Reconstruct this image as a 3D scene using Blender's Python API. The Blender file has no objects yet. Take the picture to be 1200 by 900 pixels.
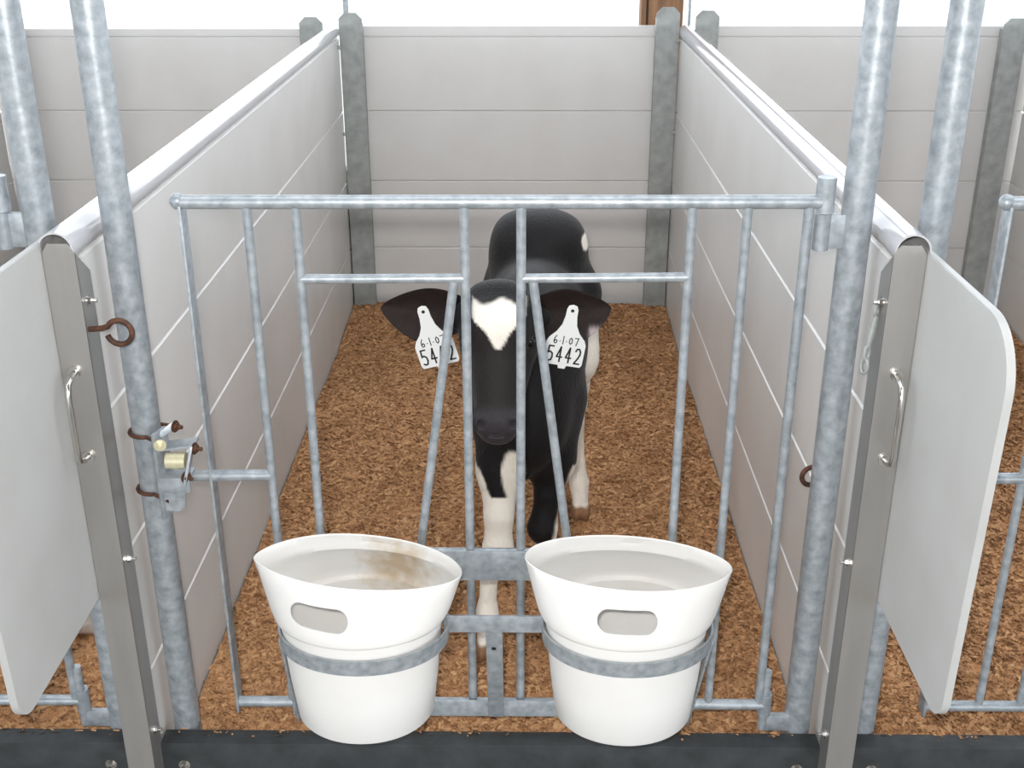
import bpy, bmesh, math, random
import numpy as np
from mathutils import Vector, Matrix, noise
R = math.radians
random.seed(7)
SC = bpy.context.scene
COL = SC.collection

# ------------------------------------------------------------------ camera
FPX, PITCH, YAW, ROLL = 1364.0, 23.449, -0.7137, -0.0875
def cam_matrix():
    pi_, ya, ro = R(PITCH), R(YAW), R(ROLL)
    Ry = np.array([[math.cos(ya), -math.sin(ya), 0], [math.sin(ya), math.cos(ya), 0], [0, 0, 1]])
    Rp = np.array([[1, 0, 0], [0, math.cos(pi_), -math.sin(pi_)], [0, math.sin(pi_), math.cos(pi_)]])
    Rr = np.array([[math.cos(ro), 0, math.sin(ro)], [0, 1, 0], [-math.sin(ro), 0, math.cos(ro)]])
    M = Rr @ Rp @ Ry                      # rows: right, forward, up
    m = Matrix(((M[0][0], M[2][0], -M[1][0]), (M[0][1], M[2][1], -M[1][1]), (M[0][2], M[2][2], -M[1][2])))
    return m.to_4x4()
cd = bpy.data.cameras.new('camera'); cam = bpy.data.objects.new('camera', cd); COL.objects.link(cam)
cam.matrix_world = Matrix.Translation((0.0676, -1.85, 1.5457)) @ cam_matrix()
cd.sensor_width = 36.0; cd.lens = FPX / 1200 * 36; cd.clip_start = 0.05; cd.clip_end = 200
SC.camera = cam

# ------------------------------------------------------------------ world, lights, exposure
w = bpy.data.worlds.new('sky'); SC.world = w; w.use_nodes = True
bg = w.node_tree.nodes['Background']
bg.inputs[0].default_value = (0.89, 0.94, 1.0, 1); bg.inputs[1].default_value = 3.2
SC.view_settings.view_transform = 'Standard'; SC.view_settings.look = 'None'
SC.view_settings.exposure = 0.0; SC.view_settings.gamma = 1.0; SC.view_settings.use_curve_mapping = False
fl = bpy.data.lights.new('camera_flash', 'AREA'); fl.shape = 'RECTANGLE'; fl.size = 0.05; fl.size_y = 0.03; fl.energy = 30.0
fl.color = (1.0, 0.97, 0.93)
flo = bpy.data.objects.new('camera_flash', fl); COL.objects.link(flo)
flo.matrix_world = Matrix.Translation((0.03, -1.86, 1.61)) @ cam_matrix()

# ------------------------------------------------------------------ materials
def lin(r, g, b):
    f = lambda c: (c / 255 / 12.92) if c / 255 <= 0.04045 else ((c / 255 + 0.055) / 1.055) ** 2.4
    return (f(r), f(g), f(b), 1)
def mat(name, col, rough=0.5, metal=0.0, var=None, vscale=20, bump=0, bscale=60, stretch=None, spec=0.5, coat=0, kind='noise', detail=4):
    m = bpy.data.materials.new(name); m.use_nodes = True; nt = m.node_tree; N = nt.nodes; L = nt.links
    p = N['Principled BSDF']; p.inputs['Base Color'].default_value = col
    p.inputs['Roughness'].default_value = rough; p.inputs['Metallic'].default_value = metal
    p.inputs['Specular IOR Level'].default_value = spec; p.inputs['Coat Weight'].default_value = coat
    tc = N.new('ShaderNodeTexCoord'); mp = N.new('ShaderNodeMapping'); L.new(tc.outputs['Object'], mp.inputs[0])
    if stretch: mp.inputs['Scale'].default_value = stretch
    if var:
        if kind == 'voronoi':
            t = N.new('ShaderNodeTexVoronoi'); t.inputs['Scale'].default_value = vscale
            n2 = N.new('ShaderNodeTexNoise'); n2.inputs['Scale'].default_value = vscale * 0.35; n2.inputs['Detail'].default_value = 6
            L.new(mp.outputs[0], n2.inputs[0])
            mx0 = N.new('ShaderNodeMix'); mx0.data_type = 'FLOAT'; mx0.inputs[0].default_value = 0.65
            sp = N.new('ShaderNodeSeparateColor'); L.new(t.outputs['Color'], sp.inputs[0])
            L.new(sp.outputs[0], mx0.inputs[2]); L.new(n2.outputs[0], mx0.inputs[3]); fac = mx0.outputs[0]
        else:
            t = N.new('ShaderNodeTexNoise'); t.inputs['Scale'].default_value = vscale; t.inputs['Detail'].default_value = detail; fac = t.outputs[0]
        L.new(mp.outputs[0], t.inputs[0])
        r = N.new('ShaderNodeValToRGB'); r.color_ramp.elements[0].position = 0.3; r.color_ramp.elements[1].position = 0.72
        r.color_ramp.elements[0].color = var; r.color_ramp.elements[1].color = col
        L.new(fac, r.inputs[0]); L.new(r.outputs[0], p.inputs['Base Color'])
    if bump:
        b = N.new('ShaderNodeBump'); b.inputs['Strength'].default_value = bump; b.inputs['Distance'].default_value = 0.004
        t2 = N.new('ShaderNodeTexNoise'); t2.inputs['Scale'].default_value = bscale; t2.inputs['Detail'].default_value = 5
        L.new(mp.outputs[0], t2.inputs[0]); L.new(t2.outputs[0], b.inputs['Height']); L.new(b.outputs[0], p.inputs['Normal'])
    return m
M = {}
M['galv'] = mat('galvanized_steel', lin(188, 194, 199), 0.42, 0.45, lin(146, 154, 160), 60, 0.25, 45, detail=7)
M['galvdark'] = mat('dull_galvanized_steel', lin(176, 180, 178), 0.6, 0.25, lin(148, 152, 150), 26, 0.2, 40, detail=7)  # darker, rougher galvanized steel for rear posts and small fittings
M['steel'] = mat('brushed_stainless_steel', lin(190, 187, 184), 0.36, 0.7, lin(166, 163, 160), 12, 0.06, 90, stretch=(1, 1, 0.15))
M['chrome'] = mat('polished_stainless_steel', lin(215, 212, 208), 0.18, 1.0)
M['board'] = mat('white_plastic_board', lin(222, 221, 219), 0.32, 0.0, lin(215, 213, 210), 5, 0.03, 12, detail=6)
M['cap'] = mat('glossy_white_plastic', lin(196, 196, 199), 0.10, 0.0, lin(190, 189, 192), 6)
M['shield'] = mat('white_divider_plastic', lin(192, 193, 192), 0.4, 0.0, lin(184, 184, 182), 7)
M['bucket'] = mat('white_pail_plastic', lin(246, 245, 244), 0.42, 0.0, lin(240, 238, 234), 6, detail=8)
M['black'] = mat('black_recycled_plastic', lin(58, 62, 64), 0.6, 0.0, lin(40, 43, 44), 25, 0.3, 80)
M['rust'] = mat('rusty_iron', lin(112, 74, 54), 0.65, 0.35, lin(66, 46, 38), 90, 0.4, 200)
M['brass'] = mat('yellowed_nylon_roller', lin(214, 208, 176), 0.3, 0.3)
M['concrete'] = mat('concrete', lin(150, 146, 138), 0.8, 0, lin(120, 116, 110), 6, 0.2, 30)
M['gravel'] = mat('pale_gravel', lin(205, 203, 196), 0.9, 0, lin(180, 178, 170), 12)
M['roof'] = mat('roof_sheet', lin(150, 150, 148), 0.6, 0, lin(135, 135, 134), 3)
M['wood'] = mat('weathered_timber', lin(150, 112, 80), 0.7, 0, lin(112, 80, 55), 9, 0.3, 40, stretch=(6, 6, 0.6))
M['tag'] = mat('white_tag_plastic', lin(238, 238, 236), 0.4)
M['ink'] = mat('black_ink', lin(28, 28, 30), 0.6)
M['eye'] = mat('dark_wet_eye', lin(14, 12, 12), 0.08)
M['hole'] = mat('dark_hole', lin(30, 30, 30), 0.8)
def bedding_mat():
    m = bpy.data.materials.new('wood_shavings'); m.use_nodes = True; nt = m.node_tree; N = nt.nodes; L = nt.links
    p = N['Principled BSDF']; p.inputs['Roughness'].default_value = 0.85
    g = N.new('ShaderNodeNewGeometry'); tc = N.new('ShaderNodeTexCoord')
    n1 = N.new('ShaderNodeTexNoise'); n1.inputs['Scale'].default_value = 230; n1.inputs['Detail'].default_value = 4
    n2 = N.new('ShaderNodeTexNoise'); n2.inputs['Scale'].default_value = 5; n2.inputs['Detail'].default_value = 4
    L.new(tc.outputs['Object'], n1.inputs[0]); L.new(tc.outputs['Object'], n2.inputs[0])
    mx = N.new('ShaderNodeMix'); mx.data_type = 'FLOAT'; mx.inputs[0].default_value = 0.55
    L.new(g.outputs['Random Per Island'], mx.inputs[2]); L.new(n1.outputs[0], mx.inputs[3])
    r = N.new('ShaderNodeValToRGB'); e = r.color_ramp.elements
    e[0].position = 0.12; e[0].color = lin(124, 82, 50); e[1].position = 0.95; e[1].color = lin(226, 190, 142)
    for q, c in ((0.4, lin(178, 130, 88)), (0.66, lin(206, 158, 112)), (0.84, lin(224, 182, 136))):
        k = e.new(q); k.color = c
    L.new(mx.outputs[0], r.inputs[0])
    r2 = N.new('ShaderNodeValToRGB'); r2.color_ramp.elements[0].color = (0.86, 0.83, 0.80, 1); r2.color_ramp.elements[1].color = (1, 1, 1, 1)
    r2.color_ramp.elements[0].position = 0.35; r2.color_ramp.elements[1].position = 0.6; L.new(n2.outputs[0], r2.inputs[0])
    mm = N.new('ShaderNodeMix'); mm.data_type = 'RGBA'; mm.blend_type = 'MULTIPLY'; mm.inputs[0].default_value = 1
    L.new(r.outputs[0], mm.inputs[6]); L.new(r2.outputs[0], mm.inputs[7]); L.new(mm.outputs[2], p.inputs['Base Color'])
    b = N.new('ShaderNodeBump'); b.inputs['Strength'].default_value = 0.6; b.inputs['Distance'].default_value = 0.006
    L.new(n1.outputs[0], b.inputs['Height']); L.new(b.outputs[0], p.inputs['Normal'])
    return m
M['shavings'] = bedding_mat()
def bucket_inner_stain():          # white pail with dried milk along the inside ledge
    m = M['bucket'].copy(); m.name = 'milk_stained_pail_plastic'; nt = m.node_tree; N = nt.nodes; L = nt.links
    p = N['Principled BSDF']; src = p.inputs['Base Color'].links[0].from_socket
    tc = N.new('ShaderNodeTexCoord'); sp = N.new('ShaderNodeSeparateXYZ'); L.new(tc.outputs['Object'], sp.inputs[0])
    vd = N.new('ShaderNodeVectorMath'); vd.operation = 'DISTANCE'; vd.inputs[1].default_value = (0.055, 0.085, 0.235)
    L.new(tc.outputs['Object'], vd.inputs[0])
    n = N.new('ShaderNodeTexNoise'); n.inputs['Scale'].default_value = 38; n.inputs['Detail'].default_value = 5; L.new(tc.outputs['Object'], n.inputs[0])
    ma = N.new('ShaderNodeMath'); ma.operation = 'MULTIPLY_ADD'; ma.inputs[1].default_value = 0.11; L.new(n.outputs[0], ma.inputs[0]); L.new(vd.outputs['Value'], ma.inputs[2])
    r = N.new('ShaderNodeValToRGB'); r.color_ramp.elements[0].position = 0.075; r.color_ramp.elements[0].color = (0.75, 0.75, 0.75, 1)
    r.color_ramp.elements[1].position = 0.135; r.color_ramp.elements[1].color = (0, 0, 0, 1); L.new(ma.outputs[0], r.inputs[0])
    mx = N.new('ShaderNodeMix'); mx.data_type = 'RGBA'; L.new(r.outputs[0], mx.inputs[0]); L.new(src, mx.inputs[6])
    mx.inputs[7].default_value = lin(196, 166, 120); L.new(mx.outputs[2], p.inputs['Base Color'])
    return m
M['bucket_stain'] = bucket_inner_stain()
for k_ in ('bucket', 'bucket_stain'):          # thin polyethylene lets some light through
    nt = M[k_].node_tree; N = nt.nodes; L = nt.links; p = N['Principled BSDF']; tr = N.new('ShaderNodeBsdfTranslucent'); mx = N.new('ShaderNodeMixShader')
    L.new(p.inputs['Base Color'].links[0].from_socket, tr.inputs[0]); mx.inputs[0].default_value = 0.16
    L.new(p.outputs[0], mx.inputs[1]); L.new(tr.outputs[0], mx.inputs[2]); L.new(mx.outputs[0], N['Material Output'].inputs[0])

# ------------------------------------------------------------------ object helpers
def wloc(o):
    v = Vector((0, 0, 0))
    while o is not None: v = v + o.location; o = o.parent
    return v
def thing(name, label, cat, loc=(0, 0, 0), group=None):
    o = bpy.data.objects.new(name, None); COL.objects.link(o); o.location = loc; o.empty_display_size = 0.05
    tag(o, label, cat, group); return o
def tag(o, label, cat, group=None, kind=None):
    if label: o['label'] = label
    if cat: o['category'] = cat
    if group: o['group'] = group
    if kind: o['kind'] = kind
    return o
def link(name, me, m, parent=None, origin=None):
    """mesh given in world coordinates; origin = world place of its own origin"""
    org = Vector(origin) if origin is not None else (wloc(parent) if parent else Vector((0, 0, 0)))
    me.transform(Matrix.Translation(-org))
    if m is not None:
        me.materials.clear()
        for k in (m if isinstance(m, (list, tuple)) else [m]): me.materials.append(k)
    o = bpy.data.objects.new(name, me); COL.objects.link(o)
    if parent: o.parent = parent; o.location = org - wloc(parent)
    else: o.location = org
    return o
def obj(name, bm, m, parent=None, origin=None, smooth=35):
    me = bpy.data.meshes.new(name); bmesh.ops.recalc_face_normals(bm, faces=bm.faces[:]); bm.to_mesh(me); bm.free()
    if smooth:
        for f in me.polygons: f.use_smooth = True
        try: me.set_sharp_from_angle(angle=R(smooth))
        except Exception: pass
    return link(name, me, m, parent, origin)
def B(): return bmesh.new()
def box(bm, c, s, rot=None, bev=0.0):
    """c centre, s full size; rot a 3x3 / Euler matrix"""
    r = bmesh.ops.create_cube(bm, size=1.0); vs = r['verts']
    for v in vs: v.co = Vector((v.co.x * s[0], v.co.y * s[1], v.co.z * s[2]))
    if bev:
        es = list({e for v in vs for e in v.link_edges})
        rr = bmesh.ops.bevel(bm, geom=es, offset=bev, segments=2, affect='EDGES', profile=0.6)
        vs = list({v for f in rr['faces'] for v in f.verts} | {v for v in vs if v.is_valid})
    mt = Matrix.Translation(Vector(c)) @ (rot.to_4x4() if rot is not None else Matrix.Identity(4))
    for v in vs: v.co = mt @ v.co
    return vs
def bar(bm, a, b, wx, wy, up=(0, 1, 0), bev=0.001):
    """flat bar from a to b: wx across, wy along the 'up' direction"""
    a, b = Vector(a), Vector(b); z = (b - a).normalized(); u = Vector(up); u = (u - u.dot(z) * z).normalized(); x = u.cross(z)
    m = Matrix((x, u, z)).transposed()
    return box(bm, (a + b) / 2, (wx, wy, (b - a).length), m, bev)
def tube(bm, pts, r, n=14, cap=True, closed=False):
    pts = [Vector(p) for p in pts]; K = len(pts); rs = r if isinstance(r, (list, tuple)) else [r] * K
    rings = []; prev = None
    for i, p in enumerate(pts):
        if closed: t = (pts[(i + 1) % K] - pts[i - 1]).normalized()
        else: t = (pts[min(i + 1, K - 1)] - pts[max(i - 1, 0)]).normalized()
        if prev is None:
            h = Vector((0, 0, 1)) if abs(t.z) < 0.9 else Vector((1, 0, 0)); x = t.cross(h).normalized()
        else: x = (prev - prev.dot(t) * t).normalized()
        prev = x; y = t.cross(x)
        rings.append([bm.verts.new(p + (x * math.cos(2 * math.pi * j / n) + y * math.sin(2 * math.pi * j / n)) * rs[i]) for j in range(n)])
    for i in range(K if closed else K - 1):
        A, C = rings[i], rings[(i + 1) % K]
        for j in range(n): bm.faces.new((A[j], A[(j + 1) % n], C[(j + 1) % n], C[j]))
    if cap and not closed:
        bm.faces.new(rings[0][::-1]); bm.faces.new(rings[-1])
def prism(bm, poly, axis, a, b):
    """poly: 2D points; extruded along axis 'x','y','z' from a to b"""
    def P(u, v, t): return {'x': (t, u, v), 'y': (u, t, v), 'z': (u, v, t)}[axis]
    lo = [bm.verts.new(P(u, v, a)) for u, v in poly]; hi = [bm.verts.new(P(u, v, b)) for u, v in poly]
    n = len(poly)
    for i in range(n): bm.faces.new((lo[i], lo[(i + 1) % n], hi[(i + 1) % n], hi[i]))
    bm.faces.new(lo[::-1]); bm.faces.new(hi)
def round_poly(pts, rads, seg=8):
    out = []; n = len(pts)
    for i in range(n):
        p = Vector(pts[i]); a = Vector(pts[i - 1]) - p; b = Vector(pts[(i + 1) % n]) - p; r = rads[i]
        if r <= 0: out.append(tuple(p)); continue
        ang = a.angle(b); d = min(r / math.tan(ang / 2), a.length * 0.49, b.length * 0.49); rr = d * math.tan(ang / 2)
        s = p + a.normalized() * d; e = p + b.normalized() * d
        c = p + (a.normalized() + b.normalized()).normalized() * (rr / math.sin(ang / 2))
        a0 = math.atan2(s.y - c.y, s.x - c.x); a1 = math.atan2(e.y - c.y, e.x - c.x); da = (a1 - a0 + math.pi) % (2 * math.pi) - math.pi
        for k in range(seg + 1):
            t = a0 + da * k / seg; out.append((c.x + rr * math.cos(t), c.y + rr * math.sin(t)))
    return out
def nut(bm, c, axis, r=0.009, h=0.008):
    c = Vector(c); ax = Vector(axis).normalized()
    tube(bm, [c, c + ax * h], r, 6); tube(bm, [c, c + ax * (h + 0.008)], r * 0.5, 10)
    tube(bm, [c - ax * 0.001, c + ax * 0.0015], r * 1.45, 16)
def copy_tree(o, parent=None):
    c = o.copy(); COL.objects.link(c); c.parent = parent
    for ch in list(o.children): copy_tree(ch, c)
    return c
def replicate(o, dx, label, name=None):
    c = copy_tree(o); c.location = o.location + Vector((dx, 0, 0)); c['label'] = label
    return c

PW = 1.344            # pen pitch
ZB = -0.10            # bedding level
XP = 0.672            # partition centre

# ------------------------------------------------------------------ setting
bm = B(); box(bm, (0, -2.5, -0.21), (28, 13, 0.1)); o = obj('floor', bm, M['concrete'], smooth=0); o['kind'] = 'structure'
bm = B(); box(bm, (0, 0, -0.33), (160, 160, 0.1)); o = obj('ground', bm, M['gravel'], smooth=0); o['kind'] = 'structure'
bm = B(); box(bm, (0, -4.65, 3.35), (28, 8.1, 0.1)); box(bm, (0, 2.35, 3.35), (28, 2.7, 0.1))      # unseen roof slabs added to limit sky light; gap made to brighten the pen
o = obj('unseen_ceiling', bm, M['roof'], smooth=0); o['kind'] = 'structure'
for k, (a, b) in enumerate(((-0.643, 0.643), (-1.987, -0.701), (0.701, 1.987))):
    bm = B(); box(bm, ((a + b) / 2, -0.033, -0.09), (b - a, 0.042, 0.18), None, 0.003)
    o = obj('trim_%d' % (k + 1), bm, M['black'], origin=((a + b) / 2, -0.033, -0.16)); o['kind'] = 'structure'
    xs = {0: (-0.60, 0.60), 1: (-0.745, -1.2), 2: (0.745, 1.2)}[k]
    for x in xs:
        b2 = B(); nut(b2, (x, -0.054, -0.052), (0, -1, 0), 0.008, 0.007); obj('bolt', b2, M['chrome'], o, origin=(x, -0.054, -0.052))

# bedding
def bedding(x0, x1, y0, y1, nx, ny, nf, label, seed, fsz=(0.003, 0.0095)):
    rnd = random.Random(seed)
    def hgt(x, y):
        h = noise.noise(Vector((x * 2.2 + seed, y * 2.2, 0))) * 0.014 + noise.noise(Vector((x * 9, y * 9, seed))) * 0.007 + noise.noise(Vector((x * 40, y * 40, seed))) * 0.002
        return ZB + h + 0.02 * max(0, (y - 2.3) / 0.4)
    V = []; F = []
    for j in range(ny + 1):
        for i in range(nx + 1):
            x = x0 + (x1 - x0) * i / nx; y = y0 + (y1 - y0) * j / ny; V.append((x, y, hgt(x, y)))
    for j in range(ny):
        for i in range(nx):
            a = j * (nx + 1) + i; F.append((a, a + 1, a + nx + 2, a + nx + 1))
    for _ in range(nf):
        x = rnd.uniform(x0 + 0.004, x1 - 0.004); y = y0 + 0.006 + (y1 - y0 - 0.012) * rnd.random() ** 1.35; z = hgt(x, y) + 0.001
        l = rnd.uniform(*fsz) * (1.6 if rnd.random() < 0.06 else 1); wd = l * rnd.uniform(0.15, 0.55); th = rnd.uniform(0, math.pi); tl = rnd.uniform(-0.6, 0.6)
        dx, dy = math.cos(th), math.sin(th); cz = rnd.uniform(0, 0.35) * l; b0 = len(V)
        for s, up in ((-1, 0), (0, 1), (1, 0)):
            cx, cy = x + dx * l * s, y + dy * l * s; zz = z + up * cz + s * tl * l * 0.4 + abs(tl) * l * 0.4
            V.append((cx - dy * wd, cy + dx * wd, zz + 0.002)); V.append((cx + dy * wd, cy - dx * wd, zz - 0.001 + 0.5 * tl * wd))
        F.append((b0, b0 + 1, b0 + 3, b0 + 2)); F.append((b0 + 2, b0 + 3, b0 + 5, b0 + 4))
    me = bpy.data.meshes.new('wood_shavings'); me.from_pydata(V, [], F)
    for f in me.polygons[:nx * ny]: f.use_smooth = True
    o = link('wood_shavings', me, M['shavings'], origin=((x0 + x1) / 2, (y0 + y1) / 2, ZB)); tag(o, label, 'bedding', kind='stuff')
bedding(-0.645, 0.645, -0.010, 2.74, 170, 340, 75000, 'brown wood shavings on the floor of the calf pen', 1)
bedding(-1.985, -0.700, -0.010, 2.74, 80, 160, 40000, 'brown wood shavings in the pen left of the calf', 2)
bedding(0.700, 1.985, -0.010, 2.74, 90, 180, 55000, 'brown wood shavings in the pen right of the calf', 3)
# few shavings spilled on the black edge board
rnd = random.Random(5); V = []; F = []
for _ in range(150):
    x = rnd.uniform(-1.0, 1.0)
    if 0.62 < abs(x) < 0.72: continue
    y = -0.013 - abs(rnd.gauss(0, 0.009)); y = max(y, -0.05); l = rnd.uniform(0.002, 0.008); th = rnd.uniform(0, 3.14); wd = l * 0.3; b0 = len(V)
    for s in (-1, 1):
        V.append((x + math.cos(th) * l * s - math.sin(th) * wd, y + (math.sin(th) * l * s + math.cos(th) * wd) * 0.5, 0.0015)); V.append((x + math.cos(th) * l * s + math.sin(th) * wd, y + (math.sin(th) * l * s - math.cos(th) * wd) * 0.5, 0.003))
    F.append((b0, b0 + 1, b0 + 3, b0 + 2))
me = bpy.data.meshes.new('spilled_shavings'); me.from_pydata(V, [], F)
tag(link('spilled_shavings', me, M['shavings'], origin=(0, -0.03, 0)), 'stray wood shavings spilled on top of the black edge board', 'bedding', kind='stuff')

# ------------------------------------------------------------------ partitions
SEAMS = (0.158, 0.435, 0.712, 0.992)
def board_profile(h, zb, zt):
    g = 0.0045; pts = [(h, zb)]
    for s in SEAMS:
        if s < zt - 0.01: pts += [(h, s - g), (h - 0.0055, s - g * 0.25), (h - 0.0055, s + g * 0.25), (h, s + g)]
    pts.append((h, zt)); return pts
def partition(xc, label):
    t = thing('partition_wall', label, 'partition', (xc, 1.34, -0.16), 'white plank partitions between the pens')
    R_ = board_profile(0.024, -0.16, 1.005); L_ = [(-u, v) for u, v in R_][::-1]
    bm = B(); prism(bm, [(xc + u, v) for u, v in R_ + L_], 'y', -0.055, 2.735)
    obj('plank_panel', bm, M['board'], t, smooth=0)
    bm = B(); r1, r0 = 0.0285, 0.0255; outer = [(-0.0285, 0.992), (-0.0305, 0.996)]; zc = 1.0115
    outer = [(xc + r1 * math.cos(a), zc + r1 * math.sin(a)) for a in np.linspace(R(-38), R(218), 30)]
    inner = [(xc + r0 * math.cos(a), zc + r0 * math.sin(a)) for a in np.linspace(R(218), R(-38), 30)]
    prism(bm, outer + inner, 'y', -0.0965, 2.735); obj('cap_rail', bm, M['cap'], t)
    bm = B(); prism(bm, [(xc - 0.03, -0.16), (xc + 0.03, -0.16), (xc + 0.03, 0.985), (xc - 0.03, 0.985)], 'y', 2.62, 2.63)
    bm.free()
    return t
pl = partition(-XP, 'white plastic plank partition with rounded cap, left side of calf pen')
pr = partition(XP, 'white plastic plank partition with rounded cap, right side of calf pen')
replicate(pl, -PW, 'farthest left white plank partition, only a sliver behind the left pipes')
replicate(pr, PW, 'farthest right white plank partition beyond the dark rear post')

bm = B(); box(bm, (0, 2.87, 0.10), (7, 0.08, 0.72)); o = obj('wall_back', bm, M['concrete'], smooth=0); o['kind'] = 'structure'
for s_, par, zs in ((-1, pl, (0.960, 0.632)), (1, pr, (0.985, 0.640))):
    for z in zs:
        bm = B(); tube(bm, [(s_ * 0.652, 2.705, z), (s_ * 0.636, 2.705, z)], 0.007, 10); obj('bolt', bm, M['galvdark'], par)

# back wall panels
def back_panel(x0, x1, label, dz=0.0):
    pts = board_profile(0.02, -0.16, 1.032 + dz); back = [(-0.02, 1.032 + dz), (-0.02, -0.16)]
    bm = B(); lo = []; prof = [(2.775 - u, v) for u, v in pts + back]
    prism(bm, [(u, v) for u, v in prof], 'x', x0, x1)
    t = obj('back_panel', bm, M['board'], origin=((x0 + x1) / 2, 2.775, -0.16), smooth=0)
    return tag(t, label, 'wall panel', 'white rear panels of the pens')
back_panel(-0.63, 0.63, 'white plank rear panel directly behind the calf')
back_panel(-2.0, -0.715, 'white plank rear panel of the left pen, seen between the two left pipes', -0.01)
back_panel(0.715, 2.0, 'white plank rear panel of the right pen, behind the two right pipes')

def rear_post(xc, label, h=1.095, w_=0.088, flip=1):
    t = thing('rear_post', label, 'post', (xc, 2.72, -0.16), 'dark galvanized posts along the rear wall')
    c = 0.022; p = [(xc - w_ / 2, -0.16), (xc + w_ / 2, -0.16), (xc + w_ / 2, h - c), (xc + w_ / 2 - c, h), (xc - w_ / 2 + c, h), (xc - w_ / 2, h - c)]
    bm = B(); prism(bm, p, 'y', 2.712, 2.722); obj('front_plate', bm, M['galvdark'], t, smooth=0)
    bm = B(); box(bm, (xc + flip * (w_ / 2 - 0.003), 2.736, (h - 0.18) / 2), (0.006, 0.028, h + 0.10)); obj('side_flange', bm, M['galvdark'], t, smooth=0)
    return t
rear_post(-0.598, 'galvanized rear post at left edge of the panel behind the calf', 1.085)
rear_post(0.600, 'galvanized rear post at right edge of the panel behind the calf', 1.105, flip=-1)
rear_post(-0.748, 'galvanized rear post just left of the left partition, top showing over its cap', 1.070, flip=-1)
rear_post(0.748, 'galvanized rear post just right of the right partition, top showing over its cap', 1.093)
rear_post(1.905, 'dark galvanized rear post at the right edge of the picture', 1.065, flip=-1)
rear_post(-1.905, 'galvanized rear post at the far left corner of the left pen', 1.06)
for x, l in ((-0.625, 'thin metal rod rising beside left rear post'), (0.690, 'thin metal rod rising beside right rear post')):
    bm = B(); tube(bm, [(x, 2.752 + 0.05, -0.16), (x, 2.752 + 0.05, 3.0)], 0.0055 if x > 0 else 0.011, 10)
    tag(obj('tie_rod', bm, M['galv'], origin=(x, 2.80, -0.16)), l, 'rod')
bm = B(); box(bm, (0.615, 3.0, 1.38), (0.135, 0.14, 3.25), None, 0.004); box(bm, (0.53, 3.0, 1.38), (0.02, 0.10, 3.25), None, 0.002)
tag(obj('timber_post', bm, M['wood'], origin=(0.61, 3.0, -0.25)), 'brown timber barn post behind the right rear post', 'post')

# ------------------------------------------------------------------ upright pipes
PY = 0.013
def upright(x, label, hinge=0):
    t = thing('upright_pipe', label, 'pipe', (x, PY, -0.16), 'tall galvanized pipes at the pen fronts')
    bm = B(); tube(bm, [(x, PY, -0.16), (x, PY, 1.0), (x, PY, 3.0)], 0.0255, 28); obj('pipe', bm, M['galv'], t)
    if hinge:
        s = hinge
        bm = B(); box(bm, (x - 0.042 * s, PY - 0.008, 1.016), (0.045, 0.010, 0.058), None, 0.002)
        tube(bm, [(x - 0.057 * s, PY - 0.008, 0.985), (x - 0.057 * s, PY - 0.008, 1.046)], 0.0135, 16)
        obj('upper_hinge_bracket', bm, M['galv'], t)
        bm = B(); box(bm, (x - 0.045 * s, PY - 0.010, 0.016), (0.062, 0.012, 0.038), None, 0.002); obj('lower_hinge_bracket', bm, M['galv'], t)
        bm = B(); tube(bm, [(x - 0.070 * s, PY - 0.010, 0.0), (x - 0.070 * s, PY - 0.010, 0.138)], 0.009, 14); obj('hinge_pin', bm, M['galv'], t)
    return t
upright(-0.607, 'tall galvanized pipe left of the gate, carrying the latch')
pR = upright(0.609, 'tall galvanized pipe on the hinge side of the gate', 1)
upright(0.738, 'tall galvanized pipe farthest right, beyond the right partition')
upright(-0.737, 'tall galvanized pipe farthest left, at the picture edge', 1)

# ------------------------------------------------------------------ stainless end posts and shields
def end_post(s, label):
    xc = s * 0.667
    t = thing('end_post', label, 'post', (xc, -0.09, -0.16), 'stainless steel channels capping the partition ends')
    xi, xo = s * 0.6415, s * 0.6925; z1 = 1.008
    bm = B()
    prism(bm, [(min(xi, xo), -0.16), (max(xi, xo), -0.16), (max(xi, xo), z1), (max(xi, xo) - 0.010, z1 + 0.015), (min(xi, xo) + 0.010, z1 + 0.015), (min(xi, xo), z1)], 'y', -0.100, -0.097)
    fl_ = [(-0.0985, -0.16), (-0.046, -0.16), (-0.046, z1 - 0.045), (-0.0985, z1)]
    prism(bm, fl_, 'x', *sorted((xi, xi + s * 0.0025))); prism(bm, fl_, 'x', *sorted((xo, xo - s * 0.0025)))
    obj('channel', bm, M['steel'], t, smooth=0)
    hx = s * 0.671; bm = B()
    pts = [(hx, -0.100, 0.806), (hx, -0.120, 0.803), (hx, -0.136, 0.796), (hx, -0.142, 0.780), (hx, -0.142, 0.676), (hx, -0.136, 0.660), (hx, -0.120, 0.653), (hx, -0.100, 0.650)]
    tube(bm, pts, 0.0052, 12); h = obj('pull_handle', bm, M['chrome'], t)
    for z in (0.806, 0.650):
        b2 = B(); tube(b2, [(hx, -0.1005, z), (hx, -0.105, z)], 0.011, 16); obj('washer', b2, M['chrome'], h, origin=(hx, -0.1, z))
    for z in (0.920, 0.432, 0.050):
        b2 = B(); nut(b2, (xi, -0.072, z), (-s, 0, 0), 0.0065, 0.006); obj('bolt', b2, M['chrome'], t, origin=(xi, -0.072, z))
    return t
eL = end_post(-1, 'stainless channel post with pull handle, left of the pen, rusty hook on it')
eR = end_post(1, 'stainless channel post with pull handle, right of the pen')
def ring_pts(c, r, ax1, ax2, a0=0, a1=360, n=28):
    ax1, ax2, c = Vector(ax1), Vector(ax2), Vector(c)
    return [c + ax1 * r * math.cos(R(a)) + ax2 * r * math.sin(R(a)) for a in np.linspace(a0, a1, n)]
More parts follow.
